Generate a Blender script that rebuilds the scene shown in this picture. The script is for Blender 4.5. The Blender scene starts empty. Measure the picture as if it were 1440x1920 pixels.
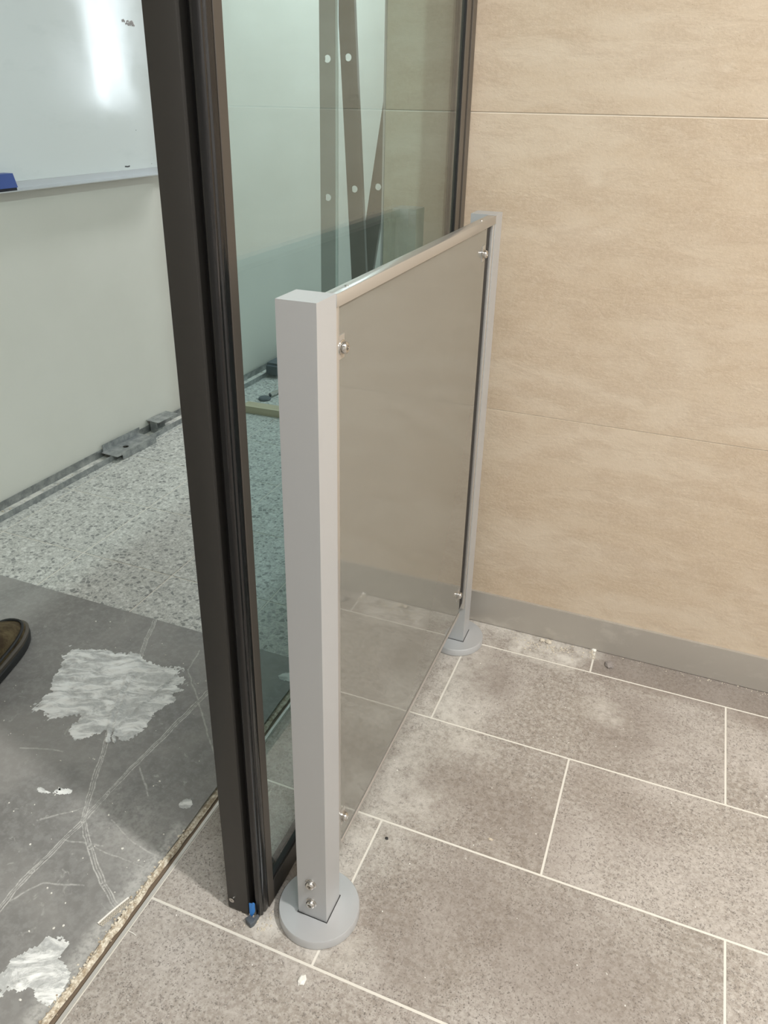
import bpy, bmesh, math, random
from mathutils import Vector, Matrix, noise as mnoise

C = bpy.context.scene.collection
scene = bpy.context.scene

# ------------------------------------------------------------------ camera
def cam_setup():
    yaw, pit, rol = -0.379322488, 0.442667325, -0.0176089058
    F, CX, CY, W, H = 1470.047, 703.36, 879.36, 1440, 1920
    f = Vector((math.sin(yaw)*math.cos(pit), math.cos(yaw)*math.cos(pit), -math.sin(pit)))
    r0 = Vector((math.cos(yaw), -math.sin(yaw), 0)); d = f.cross(r0)
    r = math.cos(rol)*r0 + math.sin(rol)*d
    dn = -math.sin(rol)*r0 + math.cos(rol)*d
    cam = bpy.data.cameras.new('camera'); o = bpy.data.objects.new('camera', cam); C.objects.link(o)
    m = Matrix((r, -dn, -f)).transposed().to_4x4(); m.translation = (0, 0, 1.2)
    o.matrix_world = m
    cam.sensor_fit = 'AUTO'; cam.sensor_width = 36; cam.lens = F*36/H
    cam.shift_x = (W/2-CX)/H; cam.shift_y = (CY-H/2)/H
    cam.clip_start = 0.02; cam.clip_end = 60
    scene.camera = o
cam_setup()

# ------------------------------------------------------------------ light and exposure
scene.view_settings.view_transform = 'Standard'; scene.view_settings.look = 'None'
scene.view_settings.gamma = 1; scene.view_settings.use_curve_mapping = False
scene.view_settings.exposure = 0.0
w = bpy.data.worlds.new('world'); scene.world = w; w.use_nodes = True
w.node_tree.nodes['Background'].inputs['Color'].default_value = (0.80, 0.90, 1.0, 1)
w.node_tree.nodes['Background'].inputs['Strength'].default_value = 1.0

def area(name, loc, target, sx, sy, power, col):
    l = bpy.data.lights.new(name, 'AREA'); l.shape = 'RECTANGLE'; l.size = sx; l.size_y = sy
    l.energy = power; l.color = col
    o = bpy.data.objects.new(name, l); C.objects.link(o); o.location = loc
    o.rotation_euler = (Vector(target)-Vector(loc)).to_track_quat('-Z', 'Y').to_euler()
    return o
area('hall_lamp', (1.25, 0.30, 2.58), (1.25, 0.30, 0), 0.14, 0.14, 78, (1.0, 0.985, 0.955))
area('overhead_fill', (0.30, -0.10, 2.58), (0.30, -0.10, 0), 0.5, 0.5, 20, (0.96, 0.985, 1.0))  # fill light added overhead to brighten the upward faces
area('room_lamp', (-1.20, 3.75, 2.58), (-1.20, 3.75, 0), 0.3, 1.6, 37, (0.93, 0.975, 1.0))
area('window_daylight', (1.47, 5.86, 1.70), (1.47, 2.0, 1.70), 0.32, 1.2, 26, (0.84, 0.93, 1.0))

# ------------------------------------------------------------------ helpers
def root_offset(p):
    v = Vector((0, 0, 0))
    while p is not None:
        v += p.location; p = p.parent
    return v

def obj(name, bm, mat, parent=None, local=False, bevel=0, seg=2, smooth=False, kind=None, label=None):
    if bevel:
        bmesh.ops.bevel(bm, geom=[e for e in bm.edges if e.calc_face_angle(0) > 0.5], offset=bevel, segments=seg,
                        affect='EDGES', profile=0.5, clamp_overlap=True)
    if parent is not None and not local:
        bmesh.ops.translate(bm, verts=bm.verts, vec=-root_offset(parent))
    me = bpy.data.meshes.new(name); bm.to_mesh(me); bm.free()
    me.materials.append(mat)
    if smooth:
        for p in me.polygons: p.use_smooth = True
        me.set_sharp_from_angle(angle=math.radians(40))
    o = bpy.data.objects.new(name, me); C.objects.link(o)
    if parent is not None: o.parent = parent
    if kind: o['kind'] = kind
    if label: o['label'] = label
    return o

def recenter(o):
    """put the origin of a single-mesh object at its base"""
    me = o.data
    xs = [v.co.x for v in me.vertices]; ys = [v.co.y for v in me.vertices]; zs = [v.co.z for v in me.vertices]
    c = Vector(((min(xs)+max(xs))/2, (min(ys)+max(ys))/2, min(zs)))
    me.transform(Matrix.Translation(-c)); o.location = o.location + c
    return o

def thing(name, label, cat, loc=(0, 0, 0), rz=0, group=None):
    o = bpy.data.objects.new(name, None); C.objects.link(o)
    o.location = loc; o.rotation_euler = (0, 0, rz); o.empty_display_size = .05
    return tag(o, label, cat, group)

def tag(o, label, cat, group=None):
    o['label'] = label; o['category'] = cat
    if group: o['group'] = group
    return o

def box(bm, x0, x1, y0, y1, z0, z1):
    vs = [bm.verts.new(p) for p in ((x0,y0,z0),(x1,y0,z0),(x1,y1,z0),(x0,y1,z0),(x0,y0,z1),(x1,y0,z1),(x1,y1,z1),(x0,y1,z1))]
    for f in ((3,2,1,0),(4,5,6,7),(0,1,5,4),(1,2,6,5),(2,3,7,6),(3,0,4,7)): bm.faces.new([vs[i] for i in f])
    return vs

def bx(*a):
    bm = bmesh.new(); box(bm, *a); return bm

def prism(bm, poly, z0, z1):
    """extrude an xy polygon along z"""
    a = [bm.verts.new((x, y, z0)) for x, y in poly]; b = [bm.verts.new((x, y, z1)) for x, y in poly]
    n = len(poly)
    fs = [bm.faces.new(a[::-1]), bm.faces.new(b)]
    for i in range(n): fs.append(bm.faces.new((a[i], a[(i+1) % n], b[(i+1) % n], b[i])))
    bmesh.ops.recalc_face_normals(bm, faces=fs)

def lathe(bm, prof, n, mat=Matrix.Identity(4)):
    """profile (r, z) revolved about z, then moved by mat"""
    rings = []
    for r, z in prof:
        if r < 1e-6: rings.append([bm.verts.new(mat @ Vector((0, 0, z)))])
        else: rings.append([bm.verts.new(mat @ Vector((r*math.cos(2*math.pi*i/n), r*math.sin(2*math.pi*i/n), z))) for i in range(n)])
    fs = []
    for a, b in zip(rings, rings[1:]):
        for i in range(n):
            j = (i+1) % n
            if len(a) == 1 and len(b) == 1: continue
            if len(a) == 1: fs.append(bm.faces.new((a[0], b[i], b[j])))
            elif len(b) == 1: fs.append(bm.faces.new((a[i], a[j], b[0])))
            else: fs.append(bm.faces.new((a[i], a[j], b[j], b[i])))
    bmesh.ops.recalc_face_normals(bm, faces=fs)

def tube(bm, pts, r, n=8):
    pts = [Vector(p) for p in pts]; rings = []
    for i, p in enumerate(pts):
        t = (pts[min(i+1, len(pts)-1)]-pts[max(i-1, 0)]).normalized()
        u = t.orthogonal().normalized() if i == 0 else (pu - t*pu.dot(t)).normalized()
        pu = u; v = t.cross(u)
        rr = r[i] if isinstance(r, (list, tuple)) else r
        rings.append([bm.verts.new(p+u*rr*math.cos(2*math.pi*k/n)+v*rr*math.sin(2*math.pi*k/n)) for k in range(n)])
    for a, b in zip(rings, rings[1:]):
        for k in range(n): bm.faces.new((a[k], a[(k+1) % n], b[(k+1) % n], b[k]))
    bm.faces.new(rings[0][::-1]); bm.faces.new(rings[-1])

def axis_mat(loc, axis):
    m = Vector(axis).to_track_quat('Z', 'Y').to_matrix().to_4x4(); m.translation = loc; return m

# ------------------------------------------------------------------ materials
def mat(name, col=(.5,.5,.5), rough=.5, metal=0, spec=.5):
    m = bpy.data.materials.new(name); m.use_nodes = True
    b = m.node_tree.nodes['Principled BSDF']
    b.inputs['Base Color'].default_value = (*col, 1); b.inputs['Roughness'].default_value = rough
    b.inputs['Metallic'].default_value = metal; b.inputs['Specular IOR Level'].default_value = spec
    return m

class NT:
    def __init__(s, m):
        s.m = m; s.t = m.node_tree; s.b = s.t.nodes['Principled BSDF']
    def n(s, typ, **kw):
        x = s.t.nodes.new(typ)
        for k, v in kw.items(): setattr(x, k, v)
        return x
    def L(s, a, b): s.t.links.new(a, b)
    def put(s, sock, v):
        if isinstance(v, bpy.types.NodeSocket): s.L(v, sock)
        elif v is not None:
            try: sock.default_value = v
            except Exception: sock.default_value = (*v, 1)
    def math(s, op, a, b=None, c=None, clamp=False):
        x = s.n('ShaderNodeMath', operation=op, use_clamp=clamp)
        for i, v in enumerate((a, b, c)):
            if v is not None: s.put(x.inputs[i], v)
        return x.outputs[0]
    def vmath(s, op, a, b=None, scale=None):
        x = s.n('ShaderNodeVectorMath', operation=op)
        s.put(x.inputs[0], a)
        if b is not None: s.put(x.inputs[1], b)
        if scale is not None: s.put(x.inputs['Scale'], scale)
        return x.outputs['Value'] if op in ('DOT_PRODUCT', 'LENGTH', 'DISTANCE') else x.outputs[0]
    def pos(s): return s.n('ShaderNodeNewGeometry').outputs['Position']
    def objpos(s): return s.n('ShaderNodeTexCoord').outputs['Object']
    def rand(s): return s.n('ShaderNodeObjectInfo').outputs['Random']
    def noise(s, vec, scale, detail=4, rough=.55, dist=0, out=0):
        x = s.n('ShaderNodeTexNoise'); s.put(x.inputs['Vector'], vec)
        x.inputs['Scale'].default_value = scale; x.inputs['Detail'].default_value = detail
        x.inputs['Roughness'].default_value = rough; x.inputs['Distortion'].default_value = dist
        return x.outputs[out]
    def voro(s, vec, scale, feature='F1', rand=1, out='Distance'):
        x = s.n('ShaderNodeTexVoronoi', feature=feature); s.put(x.inputs['Vector'], vec)
        x.inputs['Scale'].default_value = scale; x.inputs['Randomness'].default_value = rand
        return x.outputs[out]
    def map(s, v, a, b, c=0, d=1, smooth=True):
        x = s.n('ShaderNodeMapRange', interpolation_type='SMOOTHSTEP' if smooth else 'LINEAR'); s.put(x.inputs[0], v)
        for i, q in enumerate((a, b, c, d)): x.inputs[i+1].default_value = q
        return x.outputs[0]
    def mix(s, f, a, b, mode='MIX'):
        x = s.n('ShaderNodeMix', data_type='RGBA', blend_type=mode)
        s.put(x.inputs[0], f); s.put(x.inputs[6], a if isinstance(a, bpy.types.NodeSocket) else (*a, 1))
        s.put(x.inputs[7], b if isinstance(b, bpy.types.NodeSocket) else (*b, 1))
        return x.outputs[2]
    def bump(s, h, strength=.3, dist=.002):
        x = s.n('ShaderNodeBump'); s.put(x.inputs['Height'], h)
        x.inputs['Strength'].default_value = strength; x.inputs['Distance'].default_value = dist
        s.L(x.outputs[0], s.b.inputs['Normal'])
    def color(s, v): s.put(s.b.inputs['Base Color'], v)
    def rough(s, v): s.put(s.b.inputs['Roughness'], v)
    def strokes(s, vec, items):
        """max over soft-edged strokes (ax, ay, bx, by, half width, edge softness, strength)"""
        out = None
        sep = s.n('ShaderNodeSeparateXYZ'); s.L(vec, sep.inputs[0])
        cmb = s.n('ShaderNodeCombineXYZ'); s.L(sep.outputs[0], cmb.inputs[0]); s.L(sep.outputs[1], cmb.inputs[1])
        p = cmb.outputs[0]
        for ax, ay, bx_, by, wd, soft, st, *off in items:
            pa = s.vmath('SUBTRACT', p, (ax, ay, 0)); ba = Vector((bx_-ax, by-ay, 0)); l2 = max(ba.length_squared, 1e-9)
            t = s.math('MULTIPLY', s.vmath('DOT_PRODUCT', pa, tuple(ba)), 1/l2, clamp=True)
            d = s.vmath('LENGTH', s.vmath('SUBTRACT', pa, s.vmath('SCALE', tuple(ba), scale=t)))
            if off: d = s.math('ABSOLUTE', s.math('SUBTRACT', d, off[0]))      # pair of parallel lines
            v = s.map(d, max(wd-soft, 0), wd+soft, st, 0)
            out = v if out is None else s.math('MAXIMUM', out, v)
        return out

def wobble(q, vec, scale, amt):
    nz = q.noise(vec, scale, 3, out=1)
    return q.vmath('ADD', vec, q.vmath('SCALE', q.vmath('SUBTRACT', nz, (.5, .5, .5)), scale=amt))

def make_mats():
    M = {}
    # grey porcelain floor tile
    m = M['floor_tile'] = mat('floor_tile', rough=.55, spec=.35); q = NT(m)
    p = q.pos(); r = q.rand()
    po = q.vmath('ADD', p, q.vmath('SCALE', (7.3, 3.1, 5.7), scale=r))
    big = q.map(q.noise(po, 3.2, 5, .6, .6), .40, .62)
    mid = q.map(q.noise(po, 11, 6, .65, .4), .35, .68)
    fine = q.noise(po, 110, 6, .82)
    grain = q.noise(po, 210, 4, .75)
    pits = q.map(q.voro(wobble(q, po, 200, .006), 230), .14, .30, 1, 0)
    pm = q.math('MULTIPLY', pits, q.map(q.noise(po, 26, 4), .44, .58))
    c = q.mix(big, (.308, .272, .232), (.408, .372, .336))
    c = q.mix(q.math('MULTIPLY', mid, .50), c, (.236, .202, .170))
    c = q.mix(q.math('MULTIPLY', q.map(fine, .40, .62), .60), c, (.54, .505, .462))
    c = q.mix(q.math('MULTIPLY', q.map(grain, .47, .36), .70), c, (.13, .115, .10))
    c = q.mix(q.math('MULTIPLY', pm, .60), c, (.12, .105, .095))
    light = q.math('MULTIPLY', q.map(q.voro(q.vmath('ADD', po, (3, 1, 0)), 120), .07, .16, 1, 0), q.map(q.noise(po, 34, 3), .48, .6))
    c = q.mix(q.math('MULTIPLY', light, .55), c, (.66, .62, .57))
    pw = wobble(q, p, 9, .09)
    stains = q.strokes(pw, [(-.16,.86,.05,.80,.10,.09,.6), (-.26,1.08,-.10,1.05,.09,.08,.55), (.05,1.43,.03,1.35,.07,.06,.55),
                            (-.31,1.46,-.27,1.40,.05,.05,.7), (-.05,1.58,.30,1.57,.06,.03,.75), (-.27,.79,-.22,.75,.07,.06,.5),
                            (0,1.20,.06,1.13,.07,.06,.4)])
    c = q.mix(q.math('MULTIPLY', stains, .80), c, q.mix(fine, (.185, .150, .126), (.265, .222, .190)))
    dust = q.strokes(pw, [(-.385,.80,-.335,1.50,.045,.05,.42), (-.35,1.60,-.08,1.60,.025,.03,.6), (-.24,1.56,-.12,1.55,.03,.03,.75),  # dust, with light reflected off the panel painted along its foot
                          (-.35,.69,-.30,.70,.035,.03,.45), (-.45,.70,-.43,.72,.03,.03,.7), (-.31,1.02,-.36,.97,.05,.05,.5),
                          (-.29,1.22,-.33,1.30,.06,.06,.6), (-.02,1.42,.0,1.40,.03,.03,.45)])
    dust_bounce = q.math('MULTIPLY', dust, q.map(q.noise(p, 28, 5, .7), .30, .62))
    c = q.mix(dust_bounce, c, (.68, .65, .59))
    tone = q.n('ShaderNodeHueSaturation'); q.L(c, tone.inputs['Color'])
    q.L(q.map(r, 0, 1, .90, 1.06, False), tone.inputs['Value'])
    q.color(tone.outputs[0])
    q.rough(q.map(mid, 0, 1, .46, .62))
    q.bump(q.math('SUBTRACT', q.math('MULTIPLY', fine, .5), q.math('MULTIPLY', pm, .8)), .6, .0015)
    # beige wall tile
    m = M['wall_tile'] = mat('wall_tile', rough=.55, spec=.3); q = NT(m)
    p = q.pos(); r = q.rand()
    po = q.vmath('ADD', p, q.vmath('SCALE', (5.3, 0, 9.7), scale=r))
    st = q.vmath('MULTIPLY', po, (1.0, 1.0, 2.6))
    a = q.map(q.noise(st, 2.6, 6, .62, .5), .36, .66)
    b = q.map(q.noise(st, 9, 6, .7, .3), .38, .66)
    fn = q.noise(po, 150, 4, .75)
    fl = q.map(q.noise(q.vmath('MULTIPLY', po, (1, 1, 1.5)), 48, 4, .7), .5, .68)
    c = q.mix(a, (.535, .428, .312), (.610, .516, .402))
    c = q.mix(q.math('MULTIPLY', b, .50), c, (.450, .345, .248))
    c = q.mix(q.math('MULTIPLY', fl, .30), c, (.63, .54, .43))
    c = q.mix(q.math('MULTIPLY', q.map(fn, .40, .66), .38), c, (.64, .53, .40))
    sp = q.math('MULTIPLY', q.map(q.voro(po, 120), .06, .14, 1, 0), q.map(q.noise(po, 26, 2), .52, .62))
    c = q.mix(q.math('MULTIPLY', sp, .55), c, (.34, .245, .165))
    q.color(c); q.bump(q.math('ADD', q.math('MULTIPLY', fn, .6), q.math('MULTIPLY', b, .5)), .6, .0014)
    M['grout'] = mat('grout', (.70, .67, .60), .85)
    M['wall_grout'] = mat('wall_grout', (.83, .76, .65), .85)
    # terrazzo tile
    m = M['terrazzo'] = mat('terrazzo', rough=.45, spec=.4); q = NT(m)
    p = q.pos(); r = q.rand()
    po = q.vmath('ADD', wobble(q, p, 60, .012), q.vmath('SCALE', (3, 7, 0), scale=r))
    d1 = q.voro(po, 88); col1 = q.voro(po, 88, out='Color')
    sepc = q.n('ShaderNodeSeparateColor'); q.L(col1, sepc.inputs[0])
    ed = q.voro(po, 88, feature='DISTANCE_TO_EDGE')
    chipm = q.map(q.math('ADD', ed, q.math('MULTIPLY', q.noise(po, 150, 3), .16)), .16, .23)
    dark = q.math('MULTIPLY', chipm, q.map(sepc.outputs[0], .52, .56))
    pale = q.math('MULTIPLY', chipm, q.map(sepc.outputs[1], .50, .54))
    gr = q.noise(po, 170, 4, .75)
    c = q.mix(q.map(gr, .35, .65), (.44, .44, .405), (.62, .62, .58))
    c = q.mix(q.math('MULTIPLY', pale, .6), c, (.74, .74, .70))
    c = q.mix(q.math('MULTIPLY', dark, .85), c, q.mix(sepc.outputs[2], (.16, .165, .16), (.42, .42, .395)))
    sm_ = q.map(q.noise(po, 125, 3, .6, .8), .56, .64)
    c = q.mix(q.math('MULTIPLY', sm_, .55), c, (.22, .225, .215))
    q.color(c); q.bump(gr, .12, .001)
    # scuffed grey floor sheet
    m = M['sheet'] = mat('sheet', rough=.42, spec=.45); q = NT(m)
    p = q.pos()
    a = q.map(q.noise(p, 4, 6, .6, .5), .35, .65); b = q.noise(p, 60, 5, .7)
    c = q.mix(a, (.205, .200, .190), (.298, .288, .270))
    c = q.mix(q.math('MULTIPLY', q.map(b, .42, .64), .4), c, (.36, .355, .34))
    pw = wobble(q, p, 14, .016)
    S = .0020
    lines = [(-1.1065,1.2964,-1.0279,1.1009), (-1.0279,1.1009,-.9762,.9761), (-.9762,.9761,-.9297,.8829), (-.9297,.8829,-.8588,.7466),
             (-.8588,.7466,-.8075,.7073), (-.8075,.7073,-.7405,.6572), (-.7405,.6572,-.6881,.6326),
             (-.8408,1.1272,-.8585,.8151), (-.8585,.8151,-.8588,.7466), (-.8588,.7466,-.8668,.631), (-.8668,.631,-.8642,.5385)]
    it = []
    for k, (x0, y0, x1, y1) in enumerate(lines):
        dx, dy = x1-x0, y1-y0; l = math.hypot(dx, dy); nx, ny = -dy/l*.0046, dx/l*.0046
        it.append((x0, y0, x1, y1, .0008, .0011, .80, .0040))
        it.append((x0+nx*.15, y0+ny*.3, x1-nx*.25, y1, .0006, .0013, .6))
    it2 = [(-.923,1.176,-.8362,1.0869), (-.8362,1.0869,-.7294,.9774), (-.923,1.176,-.9373,1.2434),
           (-.859,.5759,-.8344,.6187), (-.8344,.6187,-.7701,.6436), (-.8114,.7692,-.7458,.744), (-.7458,.744,-.6875,.7371),
           (-.8103,.7121,-.6857,.7107), (-1.0945,.839,-1.0117,.8649), (-.8421,.8932,-.7833,.8415), (-.79,.72,-.86,.70),
           (-.93,.72,-.87,.78), (-.98,.95,-.9,1.02)]
    it += [(*s_, .0010, .0018, .55) for s_ in it2]
    it += [(-.84,.78,-.72,.75,.05,.05,.22), (-.77,.80,-.70,.70,.04,.04,.25), (-.69,.45,-.69,.80,.012,.016,.5), (-.62,.96,-.6,1.0,.02,.02,.3)]
    sc = q.strokes(pw, it)
    c = q.mix(q.math('MULTIPLY', sc, q.map(q.noise(p, 110, 4, .75), .36, .58, .25, 1)), c, (.68, .67, .63))
    fl = q.math('MULTIPLY', q.map(q.noise(p, 34, 4, .75, 1.0), .60, .70), q.map(q.noise(p, 7, 2), .42, .6))
    c = q.mix(q.math('MULTIPLY', fl, .55), c, (.52, .51, .48))
    q.color(c); q.rough(q.map(a, 0, 1, .36, .5)); q.bump(b, .12, .001)
    # plaster
    m = M['plaster'] = mat('plaster', (.80, .79, .74), .75); q = NT(m)
    p = q.pos()
    rt = q.n('ShaderNodeVectorRotate', rotation_type='Z_AXIS'); q.L(p, rt.inputs['Vector']); rt.inputs['Angle'].default_value = -.40
    sv_ = q.vmath('MULTIPLY', rt.outputs[0], (1, 2.6, 1))
    a = q.map(q.noise(sv_, 16, 6, .68, .7), .40, .60); b = q.noise(p, 150, 4, .7)
    c = q.mix(a, (.50, .51, .495), (.90, .91, .88)); c = q.mix(q.math('MULTIPLY', q.map(b, .42, .66), .25), c, (.93, .93, .90))
    q.color(c); q.bump(q.math('ADD', a, q.math('MULTIPLY', b, .5)), .5, .003)
    # white paint
    m = M['white_wall'] = mat('white_wall', (.72, .71, .65), .6); q = NT(m); p = q.pos()
    q.color(q.mix(q.map(q.noise(p, 2.2, 5), .3, .7), (.70, .685, .615), (.74, .725, .655)))
    q.bump(q.noise(p, 160, 3), .06, .001)
    M['hall_wall'] = mat('hall_wall', (.66, .655, .645), .8)
    M['dark_ceiling'] = mat('ceiling_paint', (.72, .71, .69), .85)
    # silver powder coat
    m = M['silver'] = mat('silver', (.505, .513, .518), .42, .35, .5); q = NT(m); p = q.pos()
    q.bump(q.noise(p, 700, 2), .05, .0006)
    m = M['silver_bright'] = mat('silver_bright', (.62, .61, .59), .28, .8, .5)
    m = M['steel'] = mat('steel', (.62, .60, .57), .18, 1.0); q = NT(m)
    M['baseboard'] = mat('baseboard', (.46, .43, .385), .38, .35, .5)
    q = NT(M['baseboard']); p = q.pos()
    du = q.math('MULTIPLY', q.map(q.noise(q.vmath('MULTIPLY', p, (1, 1, 1.6)), 12, 5, .7), .52, .72), .45)
    q.color(q.mix(du, (.45, .42, .375), (.60, .57, .51)))
    # grey acrylic panel
    M['panel'] = mat('panel', (.190, .190, .168), .03, 0, .5)
    M['panel'].node_tree.nodes['Principled BSDF'].inputs['IOR'].default_value = 2.2
    # bronze aluminium and black
    m = M['bronze'] = mat('bronze', (.036, .0335, .030), .45, .1, .4)
    M['bronze_half_lit'] = mat('bronze_half_lit', (.066, .056, .046), .45, .1, .4)  # part-lit copy of the bronze, light painted into the side strip
    M['bronze_lit'] = mat('bronze_lit', (.105, .090, .072), .45, .1, .4)  # lit copy of the bronze, hall light painted into the wall stile
    M['black'] = mat('black', (.006, .006, .006), .5)
    m = M['dirty_black'] = mat('dirty_black', (.012, .011, .011), .3, 0, .5); q = NT(m); p = q.pos()
    g = q.math('MULTIPLY', q.map(q.noise(q.vmath('MULTIPLY', p, (260, 260, 5)), 1, 5, .7), .52, .8), .55)
    sp = q.map(q.noise(q.vmath('MULTIPLY', p, (90, 90, 9)), 1, 6, .8), .74, .80)
    c = q.mix(g, (.007, .0068, .007), (.060, .050, .045)); c = q.mix(sp, c, (.42, .40, .35))
    q.color(c); q.rough(q.map(g, 0, .4, .22, .6)); q.bump(g, .3, .001)
    M['gasket'] = mat('gasket', (.01, .01, .01), .6)
    M['blue_tape'] = mat('blue_tape', (.05, .25, .70), .5)
    M['galv'] = mat('galv', (.30, .32, .32), .42, .6); q = NT(M['galv']); p = q.pos()
    q.color(q.mix(q.map(q.noise(p, 30, 5, .7), .35, .68), (.27, .285, .285), (.47, .48, .47)))
    m = M['dusty'] = mat('dusty', (.6, .58, .52), .9); q = NT(m); p = q.pos()
    q.color(q.mix(q.map(q.noise(p, 22, 5, .7), .34, .60), (.34, .34, .32), (.68, .66, .60)))
    M['stud'] = mat('stud', (.30, .275, .245), .5, .3)
    M['stud_pale'] = mat('stud_pale', (.50, .495, .455), .5, .2)
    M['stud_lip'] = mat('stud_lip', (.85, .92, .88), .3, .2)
    M['slate'] = mat('slate', (.10, .115, .13), .5, .2)
    M['timber'] = mat('timber', (.52, .45, .31), .6); q = NT(M['timber']); p = q.pos()
    q.color(q.mix(q.noise(q.vmath('MULTIPLY', p, (3, 60, 60)), 1, 4), (.42, .35, .22), (.60, .53, .38)))
    m = M['board'] = mat('board', (.74, .78, .77), .16, 0, .5); q = NT(m); p = q.pos()
    q.rough(q.map(q.noise(p, 5, 3), .3, .7, .07, .15)); 
    sm = q.math('MULTIPLY', q.map(q.noise(q.vmath('MULTIPLY', p, (1, 1, 2.5)), 5, 5, .7), .52, .72), .25)
    q.color(q.mix(sm, (.74, .78, .77), (.62, .67, .66)))
    M['board_frame'] = mat('board_frame', (.55, .57, .58), .4, .4)
    M['eraser_blue'] = mat('eraser_blue', (.025, .07, .30), .4)
    M['felt'] = mat('felt', (.03, .03, .04), .9)
    M['ink_cyan'] = mat('ink_cyan', (.02, .38, .50), .5)
    M['ink_lime'] = mat('ink_lime', (.42, .62, .10), .5)
    M['ink_faint'] = mat('ink_faint', (.34, .31, .30), .6)
    M['ink_black'] = mat('ink_black', (.08, .08, .085), .6)
    m = M['suede'] = mat('suede', (.085, .062, .032), .85, 0, .2); q = NT(m); p = q.pos()
    q.color(q.mix(q.map(q.noise(p, 26, 5, .65), .35, .68), (.060, .041, .022), (.155, .120, .062))); q.bump(q.noise(p, 500, 2), .2, .001)
    M['rand'] = mat('rand', (.085, .072, .052), .6)
    M['rubber'] = mat('rubber', (.016, .017, .017), .6)
    M['lace'] = mat('lace', (.03, .028, .022), .8)
    m = M['mortar'] = mat('mortar', (.60, .52, .40), .9); q = NT(m); p = q.pos()
    q.color(q.mix(q.map(q.noise(p, 110, 4, .75), .38, .64), (.42, .34, .24), (.82, .76, .63)))
    M['groove'] = mat('groove', (.22, .165, .115), .9)
    M['trim'] = mat('trim', (.62, .60, .56), .42, .45)
    M['stone'] = mat('stone', (.27, .24, .22), .9)
    M['white_chip'] = mat('white_chip', (.82, .80, .74), .8)
    M['tan_crumb'] = mat('tan_crumb', (.60, .54, .44), .9)
    M['black_chip'] = mat('black_chip', (.02, .02, .02), .6)
    M['window_glow'] = mat('window_glow', (.8, .8, .8), .3)
    # tinted clear glass: straight-through tint plus Fresnel mirror on both faces of the pane
    m = bpy.data.materials.new('door_glass'); m.use_nodes = True; t = m.node_tree
    t.nodes.remove(t.nodes['Principled BSDF'])
    tr = t.nodes.new('ShaderNodeBsdfTransparent'); tr.inputs[0].default_value = (.825, .925, .930, 1)
    gl = t.nodes.new('ShaderNodeBsdfGlossy'); gl.inputs['Roughness'].default_value = .0; gl.inputs[0].default_value = (1, 1, 1, 1)
    # the back face gets 1/IOR, which the node inverts again: the sheet is thin and light passes straight through it
    geo = t.nodes.new('ShaderNodeNewGeometry'); ior = t.nodes.new('ShaderNodeMath'); ior.operation = 'MULTIPLY_ADD'
    t.links.new(geo.outputs['Backfacing'], ior.inputs[0]); ior.inputs[1].default_value = 1/1.52-1.52; ior.inputs[2].default_value = 1.52
    fr = t.nodes.new('ShaderNodeFresnel'); t.links.new(ior.outputs[0], fr.inputs[0])
    mx = t.nodes.new('ShaderNodeMixShader')
    t.links.new(fr.outputs[0], mx.inputs[0]); t.links.new(tr.outputs[0], mx.inputs[1]); t.links.new(gl.outputs[0], mx.inputs[2])
    t.links.new(mx.outputs[0], t.nodes['Material Output'].inputs['Surface'])
    M['door_glass'] = m
    return M
M = make_mats()

# ------------------------------------------------------------------ setting: shell
def struct(name, bm, m, **kw):
    o = obj(name, bm, m, **kw); o['kind'] = 'structure'; return o

WY = 1.627                                    # face of the beige tiled wall
LA = Vector((-1.905, 1.55, 0)); LR = math.radians(-2.0)    # left wall frame: local +y runs along the wall, local +x into the room
def left_loc(x, y, z=0):
    v = Matrix.Rotation(LR, 3, 'Z') @ Vector((x, y, z)); return LA+v

fb = bmesh.new()                              # the slab leaves an open joint between the sheet and the metal trim
for b_ in ((-2.6, -.6795, -1.8, 6.1, -.10, -.0012), (-.6572, 2.4, -1.8, 6.1, -.10, -.0007), (-.6795, -.6572, 1.30, 6.1, -.10, -.0007), (-.6795, -.6572, -1.8, 1.30, -.10, -.03)): box(fb, *b_)
floor = struct('floor', fb, M['grout'])
# grey tiles, half-bond rows
ROWS = [(-1.65+.0, -1.362), (-1.362, -1.072), (-1.072, -.782), (-.782, -.492), (-.492, -.202), (-.202, .089), (.089, .380), (.380, .6708), (.6708, .9625), (.9625, 1.2475), (1.2475, 1.5345), (1.5345, 1.6235)]
J = .0042
for k, (y0, y1) in enumerate(ROWS):
    odd = (k % 2 == 0)                        # row .6708-.9625 has index 8
    xs = [-.650]
    x = -.3575 if odd else -.0645
    while x < 2.3: xs.append(x); x += .5865
    xs.append(2.3)
    if k == 11: xs = [-.650, -.0645, .522, 1.1085, 1.695, 2.3]
    for xa, xb in zip(xs, xs[1:]):
        a = J*.5 if xa > -.64 else .0006
        bm = bx(xa+a, xb-J*.5, y0+J*.55, y1-J*.55, -.02, 0)
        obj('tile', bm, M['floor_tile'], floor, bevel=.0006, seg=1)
# terrazzo tiles beyond the sheet
TX, TY, TP = -1.4935, 1.4860, .3030
for i in range(-2, 6):
    for j in range(-1, 13):
        x0, y0 = TX+i*TP, TY+j*TP; x1, y1 = x0+TP, y0+TP
        x0 = max(x0, -1.94); y0 = max(y0, 1.300)
        if y0 < 1.86: x1 = min(x1, -.660)
        if x1-x0 < .02: continue
        bm = bx(x0+.0024, x1-.0024, y0+.0024, y1-.0024, -.02, 0)
        obj('terrazzo_tile', bm, M['terrazzo'], floor, bevel=.0005, seg=1)

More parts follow.
